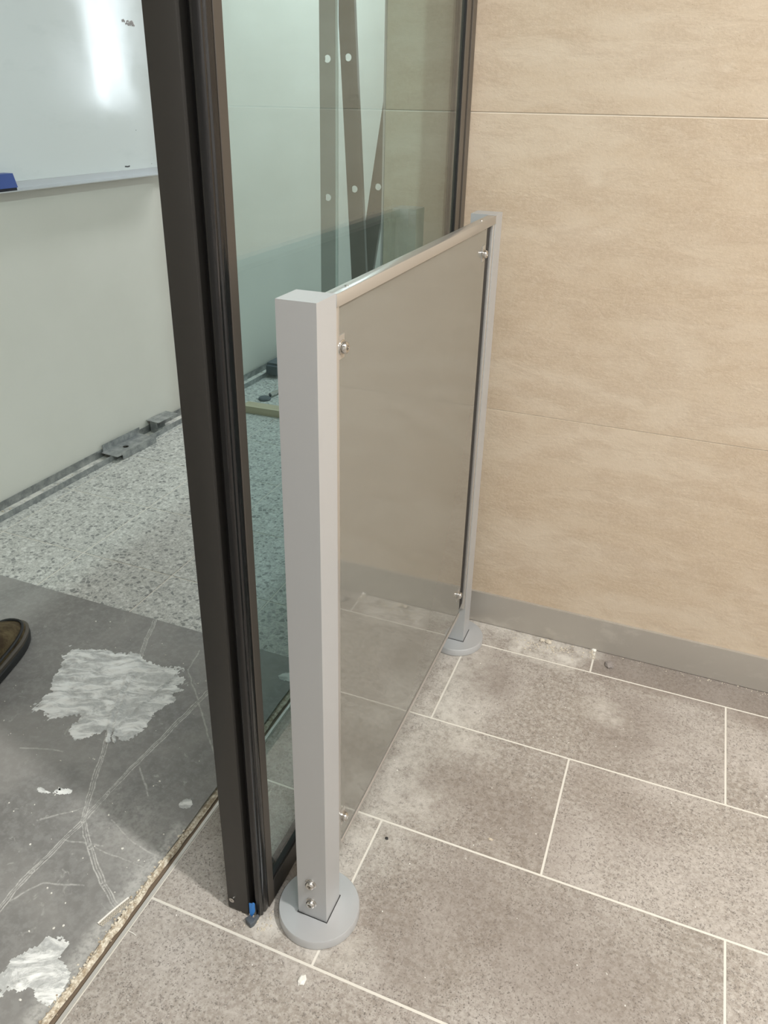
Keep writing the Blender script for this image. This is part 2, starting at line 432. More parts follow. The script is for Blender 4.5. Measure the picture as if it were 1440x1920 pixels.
# tiled back wall, with its free end behind the glass
wall = struct('wall_back', bx(-.6415, 2.4, WY+.0022, 1.85, -.1, 2.62), M['wall_grout'])
for z0, z1 in ((.086, .5725), (.5725, 1.1772), (1.1772, 1.782), (1.782, 2.387), (2.387, 2.62)):
    for xa, xb in ((-.640, .56), (.56, 1.76), (1.76, 2.4)):
        obj('tile', bx(xa+.0013, xb-.0013, WY, WY+.012, z0+.0017, z1-.0017), M['wall_tile'], wall, bevel=.0006, seg=1)
struct('trim_1', bx(-.6445, -.6405, WY-.0006, 1.852, 0, 2.62), M['silver_bright'])
bb = struct('baseboard_back', bx(-.44, 2.4, WY-.0075, WY, .0015, .0885), M['baseboard'], bevel=.001)
wl = bmesh.new(); box(wl, -.12, 0, -3.6, 4.9, -.1, 2.62)
bmesh.ops.transform(wl, matrix=Matrix.Translation(LA) @ Matrix.Rotation(LR, 4, 'Z'), verts=wl.verts)
struct('wall_left', wl, M['white_wall'])
struct('wall_right', bx(2.3, 2.45, -1.8, 6.1, -.1, 2.62), M['hall_wall'])
struct('wall_front', bx(-2.6, 2.4, -1.9, -1.75, -.1, 2.62), M['hall_wall'])
wf = bmesh.new()
for b_ in ((-2.0, 1.30, 5.95, 6.1, -.1, 2.62), (1.65, 2.4, 5.95, 6.1, -.1, 2.62), (1.30, 1.65, 5.95, 6.1, -.1, 1.05), (1.30, 1.65, 5.95, 6.1, 2.35, 2.62)): box(wf, *b_)
struct('wall_far', wf, M['white_wall'])
win = bmesh.new()
for b_ in ((1.30, 1.33, 5.95, 6.0, 1.05, 2.35), (1.62, 1.65, 5.95, 6.0, 1.05, 2.35), (1.33, 1.62, 5.95, 6.0, 1.05, 1.08), (1.33, 1.62, 5.95, 6.0, 2.32, 2.35)): box(win, *b_)
wn = struct('window_1', win, M['board_frame'])
obj('pane', bx(1.33, 1.62, 5.972, 5.978, 1.08, 2.32), M['door_glass'], wn)
struct('ceiling', bx(-2.6, 2.45, -1.9, 6.1, 2.62, 2.72), M['dark_ceiling'])
# bulkhead over the glass line
struct('trim_2', bx(-.56, -.43, -1.75, WY, 2.30, 2.62), M['white_wall'])

# metal edge profile and crumbling joint between sheet and tiles
struct('trim_3', bx(-.6571, -.6514, -1.6, 1.30, -.0006, .0012), M['trim'], bevel=.0008)

# ------------------------------------------------------------------ guard rail in front of the glass
def screw_bm(loc, axis, r=.0075, h=.006):
    """pan head with a six-lobe recess"""
    bm = bmesh.new(); m = axis_mat(loc, axis); n = 24
    lathe(bm, [(0, h*.35), (r*.34, h*.35)], n, m)
    rings = []
    for rad, z in ((r*.34, h*.35), (r*.46, h*.97), (r*.72, h), (r*.93, h*.8), (r, h*.45), (r, 0), (0, 0)):
        lobe = lambda i: 1-.22*(.5+.5*math.cos(6*2*math.pi*i/n)) if rad < r*.5 else 1
        rings.append([bm.verts.new(m @ Vector((rad*lobe(i)*math.cos(2*math.pi*i/n), rad*lobe(i)*math.sin(2*math.pi*i/n), z))) for i in range(n)] if rad else [bm.verts.new(m @ Vector((0, 0, z)))])
    for a, b in zip(rings, rings[1:]):
        for i in range(n):
            j = (i+1) % n
            if len(b) == 1: bm.faces.new((a[i], a[j], b[0]))
            else: bm.faces.new((a[i], a[j], b[j], b[i]))
    bmesh.ops.remove_doubles(bm, verts=bm.verts, dist=1e-6)
    bmesh.ops.recalc_face_normals(bm, faces=bm.faces)
    return bm
def washer_bm(loc, axis, r=.0092, h=.0016, ri=.0045):
    bm = bmesh.new(); lathe(bm, [(ri, 0), (r, 0), (r, h*.7), (r-.0006, h), (ri, h), (ri, 0)], 24, axis_mat(loc, axis)); return bm
def screw(loc, axis, parent, r=.0075, h=.006):
    axis = Vector(axis); w_ = obj('washer', washer_bm(loc, axis, r*1.22), M['steel'], parent, smooth=True)
    s_ = obj('screw', screw_bm(Vector(loc)+axis*.0015, axis, r, h), M['steel'], parent, smooth=True)
    return s_

gr = thing('guard_rail', 'silver-grey metal guard rail with grey panel standing in front of the glass door', 'guard rail', (-.386, 1.14, 0))
PX0, PX1 = -.4105, -.3613
def make_post(x0, x1, y0, y1, screws, lab):
    bm = bx(x0, x1, y0, y1, .0175, 1.0045)
    p = obj('post', bm, M['silver'], gr, bevel=.0022, seg=3, smooth=True)
    cx, cy = (x0+x1)/2, (y0+y1)/2
    b = bmesh.new()
    lathe(b, [(0, 0), (.0640, 0), (.0655, .0012), (.0655, .0162), (.0643, .0178), (.0, .0180)], 64, Matrix.Translation((cx, cy, .0002)))
    obj('base_plate', b, M['silver'], p, smooth=True)
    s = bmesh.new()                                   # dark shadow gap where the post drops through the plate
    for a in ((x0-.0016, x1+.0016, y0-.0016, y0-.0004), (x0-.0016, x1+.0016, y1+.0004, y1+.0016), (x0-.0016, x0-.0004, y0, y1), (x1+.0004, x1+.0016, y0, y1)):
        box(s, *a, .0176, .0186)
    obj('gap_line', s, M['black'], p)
    for z in screws: screw((cx-.0012, y0, z), (0, -1, 0), p, .0076)
    return p
post_f = make_post(PX0, PX1, .7322, .7818, (.0955, .0515), 'front')
post_r = make_post(-.4130, -.3640, 1.5030, 1.5525, (), 'rear')
# top rail, upright channels, panel
bm = bmesh.new()
rv = lambda x, y, z: bm.verts.new((x, y, z))
P8 = [(-.3770, .782), (-.3605, .782), (-.3635, 1.503), (-.3800, 1.503)]
prism(bm, P8, .9885, 1.0038)
obj('top_rail', bm, M['silver_bright'], gr, bevel=.0009, seg=2, smooth=True)
for pts in ([(-.377, .7822), (-.3622, .7822), (-.3622, .7925), (-.377, .7925)], [(-.3800, 1.4935), (-.3650, 1.4935), (-.3650, 1.5026), (-.3800, 1.5026)]):
    bm = bmesh.new(); prism(bm, pts, .118, .9883)
    obj('upright_channel', bm, M['silver_bright'], gr, bevel=.0012, seg=2, smooth=True)
bm = bmesh.new(); prism(bm, [(-.3700, .7950), (-.3655, .7950), (-.3682, 1.4590), (-.3727, 1.4590)], .1325, .9878)
panel = obj('panel', bm, M['panel'], gr, bevel=.0005, seg=1, label='glossy grey reflecting panel')
bm = bmesh.new(); prism(bm, [(-.3710, .7930), (-.3632, .7930), (-.3660, 1.4590), (-.3738, 1.4590)], .1225, .1310)
obj('bottom_edge', bm, M['silver_bright'], gr, bevel=.0008, seg=1)
bm = bmesh.new(); prism(bm, [(-.3735, 1.4592), (-.3700, 1.4592), (-.3712, 1.4932), (-.3747, 1.4932)], .1325, .9878)  # dark strip added for the shade in the open gap
obj('gap_shade_strip', bm, M['gasket'], gr, label='dark strip standing for the shaded gap beside the rear post')
for y, z, xx in ((.8035, .9377, -.3656), (1.4395, .9427, -.3682), (.8035, .1765, -.3656), (1.4395, .1914, -.3682)):
    t = bmesh.new(); box(t, xx, xx+.0012, y-.0075, y+.0075, z-.0135, z+.0150)
    tb = obj('tab', t, M['silver_bright'], gr, bevel=.0005, seg=1)
    screw((xx+.0012, y, z), (1, 0, 0), gr, .0074)
for y in (.826, 1.425):
    t = bmesh.new(); x0 = -.3688-(y-.826)*.0042
    lathe(t, [(.0028, 0), (.0026, .0006), (0, .0010)], 14, Matrix.Translation((x0, y, 1.0038)))
    obj('rivet', t, M['steel'], gr, smooth=True)

# ------------------------------------------------------------------ glass door
DH = 2.28
gd = thing('glass_door', 'tall clear green-tinted glass door with dark bronze and black metal frame', 'door', (-.49, 1.16, 0))
bm = bmesh.new(); prism(bm, [(-.5250, .7045), (-.4868, .7045), (-.4868, .752), (-.5250, .752)], .0035, DH)
st = obj('front_stile', bm, M['bronze'], gd, bevel=.0010, seg=2, smooth=True, label='matte dark bronze stile')
b2 = bmesh.new(); lathe(b2, [(.0016, .0002), (.0016, .0010), (.0046, .0010), (.0046, 0), (.0016, 0)], 18, axis_mat((-.5170, .7043, .0235), (0, -1, 0)))
lathe(b2, [(0, .0002), (.0016, .0002)], 18, axis_mat((-.5170, .7043, .0235), (0, -1, 0)))
obj('screw', b2, M['steel'], st, smooth=True)
bm = bmesh.new(); prism(bm, [(-.4868, .722), (-.4740, .722), (-.4740, .752), (-.4868, .752)], .012, DH)
obj('seal_groove', bm, M['black'], gd)
poly = [(-.4738, .7065), (-.4672, .7062), (-.4645, .7072), (-.4628, .7095), (-.4640, .7135), (-.4618, .7160), (-.4616, .7262), (-.4738, .7262)]
bm = bmesh.new(); prism(bm, poly, .010, DH)
obj('brush_channel', bm, M['dirty_black'], gd, bevel=.0004, seg=1, smooth=True, label='glossy black channel streaked with dirt')
bm = bmesh.new(); prism(bm, [(-.4738, .7262), (-.4606, .7262), (-.4606, .7425), (-.4738, .7425)], .008, DH)
obj('side_stile', bm, M['bronze_half_lit'], gd, bevel=.0006, seg=1, label='side strip in a lit tone of the bronze')
bm = bmesh.new(); prism(bm, [(-.4850, .7425), (-.4612, .7425), (-.4612, 1.5955), (-.4850, 1.5955)], .007, .0500)
obj('bottom_rail', bm, M['bronze'], gd, bevel=.0008, seg=1)
bm = bmesh.new(); prism(bm, [(-.4850, .7425), (-.4612, .7425), (-.4612, 1.5955), (-.4850, 1.5955)], 2.20, DH)
obj('top_rail', bm, M['bronze'], gd, bevel=.0008, seg=1)
for pts in ([(-.4850, 1.6015), (-.4606, 1.6015), (-.4606, 1.6262), (-.4850, 1.6262)], [(-.4850, 1.5700), (-.4625, 1.5700), (-.4625, 1.5945), (-.4850, 1.5945)]):
    bm = bmesh.new(); prism(bm, pts, .006, DH)
    obj('wall_stile', bm, M['bronze_lit'], gd, bevel=.0008, seg=1)
bm = bmesh.new(); prism(bm, [(-.4850, 1.5945), (-.4680, 1.5945), (-.4680, 1.6015), (-.4850, 1.6015)], .006, DH)
obj('wall_seal', bm, M['black'], gd)
pane = obj('glass_pane', bx(-.4760, -.4680, .7400, 1.5720, .0440, 2.2050), M['door_glass'], gd, label='greenish clear glass pane')
g = bmesh.new()
for a in ((.7426, 1.5700, .0501, .0535), (.7426, .7450, .0535, 2.1965), (1.5676, 1.5700, .0535, 2.1965)):
    box(g, -.4679, -.4640, *a); box(g, -.4800, -.4761, *a)
obj('gasket', g, M['gasket'], gd)
# strip of blue tape caught in the seal groove, and the floor guide under it
t = bmesh.new()
pr_ = [(-.4850, .0320), (-.4790, .0350), (-.4772, .0385), (-.4738, .0378), (-.4742, .0190), (-.4795, .0045), (-.4836, .0080)]
fr_ = [t.verts.new((x, .7036-.0012*math.sin(z*160), z)) for x, z in pr_]; bk_ = [t.verts.new((x, .7042-.0012*math.sin(z*160), z)) for x, z in pr_]
t.faces.new(fr_); t.faces.new(bk_[::-1])
for i in range(len(pr_)): t.faces.new((fr_[i], bk_[i], bk_[(i+1) % len(pr_)], fr_[(i+1) % len(pr_)]))
bmesh.ops.recalc_face_normals(t, faces=t.faces)
obj('blue_tape', t, M['blue_tape'], gd, label='torn scrap of blue tape')
t = bmesh.new()
prism(t, [(-.4860, .6925), (-.4735, .6870), (-.4700, .6925), (-.4690, .7200), (-.4720, .7210), (-.4730, .6990), (-.4830, .7010)], .0006, .0105)
fg = obj('floor_guide', t, M['slate'], gd, bevel=.0008, seg=2, smooth=True, label='small grey plastic guide sticking out below')
# chipped mortar under the stile
rnd = random.Random(5)
def lumps(name, spots, m, parent=None, kind='stuff'):
    bm = bmesh.new()
    for x, y, z, r in spots:
        mm = Matrix.Translation((x, y, z+r*.3)) @ Matrix.Rotation(rnd.uniform(0, 6.28), 4, 'Z') @ Matrix.Diagonal((r*rnd.uniform(.7, 1.4), r*rnd.uniform(.7, 1.2), r*rnd.uniform(.45, .8), 1))
        vs = bmesh.ops.create_icosphere(bm, subdivisions=1, radius=1, matrix=mm)['verts']
        for v in vs: v.co += Vector((rnd.uniform(-1, 1), rnd.uniform(-1, 1), rnd.uniform(-.6, .6)))*r*.22
    o = obj(name, bm, m, parent)
    if kind: o['kind'] = kind
    return o

# ------------------------------------------------------------------ grey floor sheet, plaster, crumbling joint
rs = random.Random(11)
bm = bmesh.new()
edge = []
y = -1.6
while y < 1.300: edge.append((-.6775+.0022*mnoise.noise((y*9, 3, 0))+.0015*mnoise.noise((y*45, 1, 0)), y)); y += .02
prism(bm, [(-2.0, 1.301), (-2.0, -1.6)]+edge+[(-.6775, 1.301+.003)], -.0011, .0012)
sheet = tag(obj('floor_sheet', bm, M['sheet']), 'scuffed dark grey floor sheet covered in scratches left of the metal trim', 'floor sheet')
recenter(sheet)
FZ = .0012

def patch(name, outline, label, seed, cell=.003, height=.004, group=None, hole=-.2, ridge=(1, 0), m='plaster', z=FZ, amp=1.0, ridges=()):
    """ragged trowelled smear: cells inside a noisy outline, thickness from ridges"""
    bm = bmesh.new(); xs = [p[0] for p in outline]; ys = [p[1] for p in outline]
    def inside(x, y):
        c = False; n = len(outline)
        for i in range(n):
            x1, y1 = outline[i]; x2, y2 = outline[i-1]
            if (y1 > y) != (y2 > y) and x < (x2-x1)*(y-y1)/(y2-y1)+x1: c = not c
        return c
    def edist(x, y):
        d = 9
        for i in range(len(outline)):
            a = Vector(outline[i]); b = Vector(outline[i-1]); p = Vector((x, y)); ba = b-a
            t = max(0, min(1, (p-a).dot(ba)/max(ba.length_squared, 1e-9))); d = min(d, (p-a-ba*t).length)
        return d if inside(x, y) else -d
    nx = int((max(xs)-min(xs))/cell)+8; ny = int((max(ys)-min(ys))/cell)+8
    V = {}; x0, y0 = min(xs)-4*cell, min(ys)-4*cell
    th = {}
    for i in range(nx):
        for j in range(ny):
            x, y = x0+i*cell, y0+j*cell
            s = edist(x, y) + amp*(.016*mnoise.noise((x*16+seed, y*16, 0)) + .012*mnoise.noise((x*55+seed, y*55, 3)) + .006*mnoise.noise((x*160+seed, y*160, 3)))
            u = x*ridge[0]+y*ridge[1]; v_ = -x*ridge[1]+y*ridge[0]
            r = mnoise.noise((u*16+seed, v_*70, 5))*.55+mnoise.noise((u*60, v_*120, seed))*.45
            body = mnoise.noise((u*9, v_*26, seed+9))
            rg = 0
            for (ax_, ay_, bx2, by2, hw, hh) in ridges:
                A_ = Vector((ax_, ay_)); B_ = Vector((bx2, by2)); p_ = Vector((x+.004*mnoise.noise((x*60, y*60, 8)), y)); t_ = max(0, min(1, (p_-A_).dot(B_-A_)/(B_-A_).length_squared))
                d_ = (p_-A_-(B_-A_)*t_).length; rg = max(rg, hh*max(0, 1-(d_/hw)**2))
            if rg > .0008: s = max(s, .010)
            th[i, j] = (x, y, s, rg+ max(.0004, height*(.42+.95*r)*min(1, max(0, s)/.014)), body)
    def vert(i, j, top):
        k = (i, j, top)
        if k not in V:
            x, y, s, h, b = th[i, j]
            V[k] = bm.verts.new((x+cell*.35*mnoise.noise((x*300, y*300, 1)), y+cell*.35*mnoise.noise((x*300, y*300, 2)), z+(h if top else .0001)))
        return V[k]
    cells = {(i, j) for i in range(nx-1) for j in range(ny-1) if th[i, j][2] > 0 and (th[i, j][4] > hole or th[i, j][2] > .05 and th[i, j][4] > hole-.12)}
    for i, j in cells:
        bm.faces.new([vert(i, j, 1), vert(i+1, j, 1), vert(i+1, j+1, 1), vert(i, j+1, 1)])
        for (di, dj, a, b) in ((-1, 0, (0, 1), (0, 0)), (1, 0, (1, 0), (1, 1)), (0, -1, (0, 0), (1, 0)), (0, 1, (1, 1), (0, 1))):
            if (i+di, j+dj) not in cells:
                bm.faces.new([vert(i+b[0], j+b[1], 1), vert(i+a[0], j+a[1], 1), vert(i+a[0], j+a[1], 0), vert(i+b[0], j+b[1], 0)])
    bmesh.ops.recalc_face_normals(bm, faces=bm.faces)
    o = obj(name, bm, M[m], smooth=True)
    tag(o, label, 'plaster', group); recenter(o); return o
PL = 'plaster smears on the grey sheet'
RDG = [(-1.0279-.006, 1.1009, -.9762-.006, .9761, .0050, .0040), (-1.0279+.008, 1.1009, -.9762+.008, .9761, .0042, .0036), (-.9762-.006, .9761, -.9450, .918, .0046, .0036), (-.9762+.008, .9761, -.9350, .925, .0040, .003), (-.9359, 1.1443, -.953, .9523, .0038, .0042)]
patch('plaster_smear', [(-1.228,1.129),(-1.150,1.150),(-1.064,1.167),(-1.0,1.165),(-.9445,1.157),(-.907,1.123),(-.895,1.07),(-.901,1.008),(-.910,.960),(-.925,.930),(-.965,.945),(-1.0,.905),(-1.035,.900),(-1.05,.955),(-1.10,.925),(-1.156,.934),(-1.165,.98),(-1.175,1.018),(-1.20,1.07)],
      'large white trowelled plaster smear in the middle of the grey sheet', 1.7, .0028, .0062, PL, -.62, (.92, .39), ridges=RDG)
patch('plaster_smear', [(-.748,.560),(-.728,.550),(-.690,.520),(-.684,.492),(-.695,.472),(-.725,.470),(-.760,.452),(-.785,.455),(-.782,.500),(-.765,.525)],
      'ragged pale plaster smear at the lower left corner beside the metal trim', 4.2, .0026, .0036, PL, -.62, (.5, .87), amp=.8)
for (x, y, dx, dy, lab, sd) in ((-.966, .777, .020, .006, 'thin plaster dab left of the scratches, the further left of a pair', 2.1), (-.938, .785, .018, .007, 'thin plaster dab beside the scratches, the right one of a pair', 5.5),
                                (-.708, .850, .014, .013, 'small curled plaster dab beside the trim and the door frame', 8.3), (-.690, 1.245, .032, .014, 'oval plaster dab seen through the lower glass', 3.3)):
    ol = [(x+dx*math.cos(a)*1.0-dy*.3*math.sin(a), y+dy*math.sin(a)+dx*.3*math.cos(a)) for a in [k*math.pi/5 for k in range(10)]]
    patch('plaster_smear', ol, lab, sd, .0020, .0022, PL, -.42, amp=.28)

# crumbling mortar in the joint
bm = bmesh.new()
ys = [-1.6+i*.006 for i in range(int(2.895/.006))]
cols = 7; grid = []
for y in ys:
    row = []
    # right side of the joint stays an open brown groove, the mortar keeps to the left
    for k in range(cols):
        u = k/(cols-1)
        wobl = .0022*mnoise.noise((y*40, 7, 0))+.0025*mnoise.noise((y*12, 2, 0))
        xl, xr = -.6790-.0030*max(0, mnoise.noise((y*26, 5, 1)))-.0016*abs(mnoise.noise((y*90, 5, 1))), -.6662+wobl
        x = xl+(xr-xl)*u
        pr_ = math.sin(math.pi*(u*.86+.07))
        dens = .75+.5*mnoise.noise((y*8, 11, 0)) if y < .82 else .25
        z = -.0055 + (.0098+.0040*mnoise.noise((x*300, y*110, 0))+.0030*mnoise.noise((x*600, y*280, 4)))*pr_**.7*max(.2, min(1, dens))
        row.append(bm.verts.new((x, y, z)))
    grid.append(row)
for a, b in zip(grid, grid[1:]):
    for k in range(cols-1): bm.faces.new((a[k], a[k+1], b[k+1], b[k]))
mo = struct('trim_4', bm, M['mortar'], smooth=False)
mo['label'] = 'crumbling beige mortar filling the joint beside the metal trim'
struct('trim_5', bx(-.6794, -.6573, -1.6, 1.30, -.0299, -.0075), M['groove'])
spots = []
for k in range(260):
    y = rnd.uniform(.25, .80); x = -.674+rnd.gauss(0, .0042)
    spots.append((x, y, .0012, rnd.uniform(.0008, .0030)))
tag(lumps('mortar_crumbs', spots, M['mortar']), 'loose beige mortar crumbs along the joint beside the metal trim', 'crumbs')

# scrap of perforated bead lying over the joint
A = Vector((-.7005, .5985, .0040)); B = Vector((-.6840, .6540, .0040)); ax = (B-A).normalized(); nr = Vector((ax.y, -ax.x, 0))
sc = thing('bead_scrap', 'white scrap of perforated corner bead lying over the mortar joint', 'bead scrap', tuple(A-Vector((0, 0, .0025))))
bm = bmesh.new(); tube(bm, [A, A.lerp(B, .5)+Vector((0, 0, .001)), B], .0015, 8)
obj('bead', bm, M['white_chip'], sc, smooth=True)
bm = bmesh.new(); n = 12; L = (B-A).length
for k in range(n):
    for r_ in range(2):
        c0 = A+ax*(L*(k+.5+.25*(r_ % 2))/n)+nr*(.0034+r_*.0042)+Vector((0, 0, -.0008))
        ring = []
        for rad, zz in ((.0013, 0), (.0023, 0), (.0023, .0006), (.0013, .0006)):
            ring.append([bm.verts.new(c0+ax*rad*math.cos(a)+nr*rad*math.sin(a)+Vector((0, 0, zz))) for a in [i*math.pi/4 for i in range(8)]])
        for q0 in range(4):
            a_, b_ = ring[q0], ring[(q0+1) % 4]
            for i in range(8): bm.faces.new((a_[i], a_[(i+1) % 8], b_[(i+1) % 8], b_[i]))
bmesh.ops.recalc_face_normals(bm, faces=bm.faces)
mesh_ = obj('mesh_wing', bm, M['tan_crumb'], sc)

# ------------------------------------------------------------------ room to the left
def left_thing(name, label, cat, x, y, z=0, rz=0, group=None):
    o = thing(name, label, cat, left_loc(x, y, z), LR+rz, group); return o

# whiteboard (local frame: x out of the wall, y along, z up; origin at board's lower left)
WBZ = .940
wb = left_thing('whiteboard', 'large whiteboard with grey metal rim hung on the left wall', 'whiteboard', .0, -.25, WBZ)
obj('board_surface', bx(.004, .0145, 0, 1.60, .022, 1.20), M['board'], wb, local=True, bevel=.0008, seg=1)
for (y0, y1, z0, z1) in ((-.004, 1.604, 0, .0218), (-.004, 1.604, 1.2002, 1.222), (-.022, -.0002, 0, 1.222), (1.6002, 1.622, 0, 1.222)):
    obj('rim', bx(.0005, .0205, y0, y1, z0, z1), M['board_frame'], wb, local=True, bevel=.003, seg=3, smooth=True)
obj('ledge', bx(.0206, .062, .0, 1.2, .0005, .0035), M['board_frame'], wb, local=True, bevel=.001, seg=1)
def ink(pts, r, m, name='ink_mark'):
    bm = bmesh.new(); tube(bm, [(.0147, y, z) for y, z in pts], r, 6)
    for v in bm.verts: v.co.x = .0146+(v.co.x-.0147)*.12+.0001
    obj(name, bm, M[m], wb, local=True)
by = lambda y: y-1.55+.25
ink([(by(1.850), .400), (by(1.860), .412), (by(1.868), .404), (by(1.862), .392), (by(1.869), .384)], .0024, 'ink_cyan')
ink([(by(1.818), .385), (by(1.836), .370), (by(1.838), .330), (by(1.826), .295), (by(1.830), .26), (by(1.815), .235)], .0075, 'ink_lime')
for y0_, z0_, r0_ in ((2.388, .470, .004), (2.404, .463, .003), (2.416, .462, .0045), (2.428, .468, .005), (2.434, .461, .004), (2.410, .470, .0025)): ink([(by(y0_), z0_), (by(y0_+.009), z0_+.003), (by(y0_+.013), z0_-.002)], r0_, 'ink_faint', 'smudge')
ink([(by(2.325), .0335), (by(2.340), .0320), (by(2.350), .0335)], .0024, 'ink_black', 'smudge')
ink([(by(2.465), .0340), (by(2.467), .0340)], .0012, 'ink_black', 'smudge')
ink([(by(2.40), .145), (by(2.402), .145)], .0014, 'ink_black', 'smudge')
er = left_thing('board_eraser', 'blue whiteboard eraser resting on the whiteboard ledge', 'eraser', .0425, .205, WBZ+.0037)
bm = bx(-.021, .021, -.070, .055, .008, .046)
for v in bm.verts:
    if v.co.z > .03: v.co.y *= .88; v.co.x *= .8
obj('grip', bm, M['eraser_blue'], er, local=True, bevel=.013, seg=5, smooth=True)
obj('felt_pad', bx(-.019, .019, -.068, .053, 0, .0082), M['felt'], er, local=True, bevel=.002, seg=2)

# stud track along the wall foot
tr = left_thing('stud_track', 'long galvanized steel stud track lying along the foot of the left wall', 'stud track', .034, .9)
bm = bx(-.028, .026, -1.6, 3.6, .0005, .0022); obj('web', bm, M['dusty'], tr, local=True, label='track floor coated with pale plaster dust')
bm = bx(-.0295, -.028, -1.6, 3.6, .0005, .030); obj('back_flange', bm, M['galv'], tr, local=True)
bm = bx(.026, .0275, -1.6, 3.6, .0005, .021); obj('front_flange', bm, M['galv'], tr, local=True)
spots = []
for k in range(120):
    yy = rnd.uniform(-.9, 1.8); spots.append((rnd.uniform(-.02, .02), yy, .0024, rnd.uniform(.001, .0045)))
cr = lumps('plaster_crumbs', spots, M['tan_crumb']); cr.parent = tr


def plate(bm, wid, length, th, holes, n=16):
    """plate in local x (width) / z (length), thickness along y, with round holes (z, r)"""
    zs = [0]; hs = sorted(holes)
    def quad(a, b, c, d): bm.faces.new([bm.verts.new(p) for p in (a, b, c, d)])
    h = wid/2
    for yy in (0, th):
        zz = 0
        for (hz, hr) in hs:
            if hz-h > zz: quad((-h, yy, zz), (h, yy, zz), (h, yy, hz-h), (-h, yy, hz-h))
            for i in range(n):
                a0, a1 = 2*math.pi*i/n, 2*math.pi*(i+1)/n
                def sq(a):
                    c, s = math.cos(a), math.sin(a); k = h/max(abs(c), abs(s)); return (c*k, yy, hz+s*k)
                quad((hr*math.cos(a0), yy, hz+hr*math.sin(a0)), sq(a0), sq(a1), (hr*math.cos(a1), yy, hz+hr*math.sin(a1)))
            zz = hz+h
        if length > zz: quad((-h, yy, zz), (h, yy, zz), (h, yy, length), (-h, yy, length))
    for (hz, hr) in hs:
        for i in range(n):
            a0, a1 = 2*math.pi*i/n, 2*math.pi*(i+1)/n
            quad((hr*math.cos(a0), 0, hz+hr*math.sin(a0)), (hr*math.cos(a1), 0, hz+hr*math.sin(a1)), (hr*math.cos(a1), th, hz+hr*math.sin(a1)), (hr*math.cos(a0), th, hz+hr*math.sin(a0)))
    for xx in (-h, h): quad((xx, 0, 0), (xx, th, 0), (xx, th, length), (xx, 0, length))
    for zz in (0, length): quad((-h, 0, zz), (h, 0, zz), (h, th, zz), (-h, th, zz))
    bmesh.ops.remove_doubles(bm, verts=bm.verts, dist=1e-5)
    bmesh.ops.recalc_face_normals(bm, faces=bm.faces)

def stud(label, foot, top, holes, lip):
    foot, top = Vector(foot), Vector(top); d = top-foot; length = d.length; zax = d.normalized()
    yax = Vector((0, 1, 0)); yax = (yax-zax*yax.dot(zax)).normalized(); xax = yax.cross(zax)
    o = thing('metal_stud', label, 'metal stud', (0, 0, 0), 0, 'metal studs leaning behind the glass')
    m = Matrix((xax, yax, zax)).transposed().to_4x4(); m.translation = foot; o.matrix_world = m
    wd = .044
    bm = bmesh.new(); plate(bm, wd, length, .0012, [(z/zax.z, .0090) for z in holes])
    obj('web', bm, M['stud_pale' if lip else 'stud'], o, local=True)
    for s in (-1, 1):
        x = s*wd/2
        obj('flange', bx(x-.0006, x+.0006, .0013, .014, 0, length), M['stud'], o, local=True)
        lo, hi = (x-.009, x-.0007) if s > 0 else (x+.0007, x+.009)
        obj('lip', bx(lo, hi, .0130, .0142, 0, length), M['stud'], o, local=True)
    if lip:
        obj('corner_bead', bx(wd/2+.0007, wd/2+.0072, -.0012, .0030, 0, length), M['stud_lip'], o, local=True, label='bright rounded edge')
    return o
stud('perforated metal stud standing upright behind the glass, leftmost of three', (-.9455, 1.985, 0), (-.9455, 2.015, 2.45), (.956, 1.285, 1.614, .627), True)
stud('perforated metal stud leaning left behind the glass, the middle one of three', (-.8330, 2.050, 0), (-.9930, 2.080, 2.45), (.974, 1.291, 1.61, .655), False)
stud('perforated metal stud leaning right behind the glass, beside the tiled wall end', (-1.0000, 2.115, 0), (-.6350, 2.150, 2.45), (.976, 1.31, 1.64, .64), False)

# channel off-cuts lying on the track
oc = left_thing('channel_offcut', 'short galvanized channel off-cut with a round hole lying on the stud track', 'metal off-cut', .052, .58, .0215, math.radians(-2))
bm = bmesh.new(); plate(bm, .078, .205, .0016, [(.085, .011)])
bmesh.ops.rotate(bm, verts=bm.verts, cent=(0, 0, 0), matrix=Matrix.Rotation(math.radians(-90), 3, 'X'))
bmesh.ops.translate(bm, verts=bm.verts, vec=(0, -.1, 0))
obj('web', bm, M['galv'], oc, local=True)
for x, y0, y1, h_ in ((-.039, -.09, .105, .026), (.039, -.08, .105, .006)):
    obj('flange', bx(x-.0008, x+.0008, y0, y1, .0001, h_), M['galv'], oc, local=True)
obj('flange', bx(.0385, .0400, -.075, .105, -.0205, 0), M['galv'], oc, local=True)
oc2 = left_thing('channel_offcut', 'bent galvanized bracket with a flat top standing on the track against the left wall', 'metal off-cut', .040, .80, .0025, math.radians(-3))
obj('top_plate', bx(-.036, .026, -.055, .060, .0480, .0496), M['galv'], oc2, local=True)
obj('web', bx(-.022, -.020, -.050, .030, 0, .0479), M['galv'], oc2, local=True)
obj('flange', bx(-.0199, .012, -.0500, -.0486, 0, .0479), M['galv'], oc2, local=True)
sv = left_thing('wire_scrap', 'short pale wire scrap lying in the stud track near the door frame', 'wire', .035, .90, .003)
bm = bmesh.new(); tube(bm, [(-.002, -.10, .0018), (.004, -.03, .004), (.001, .05, .002), (.004, .055, .008)], .0016, 6)
obj('wire', bm, M['white_chip'], sv, local=True, smooth=True)

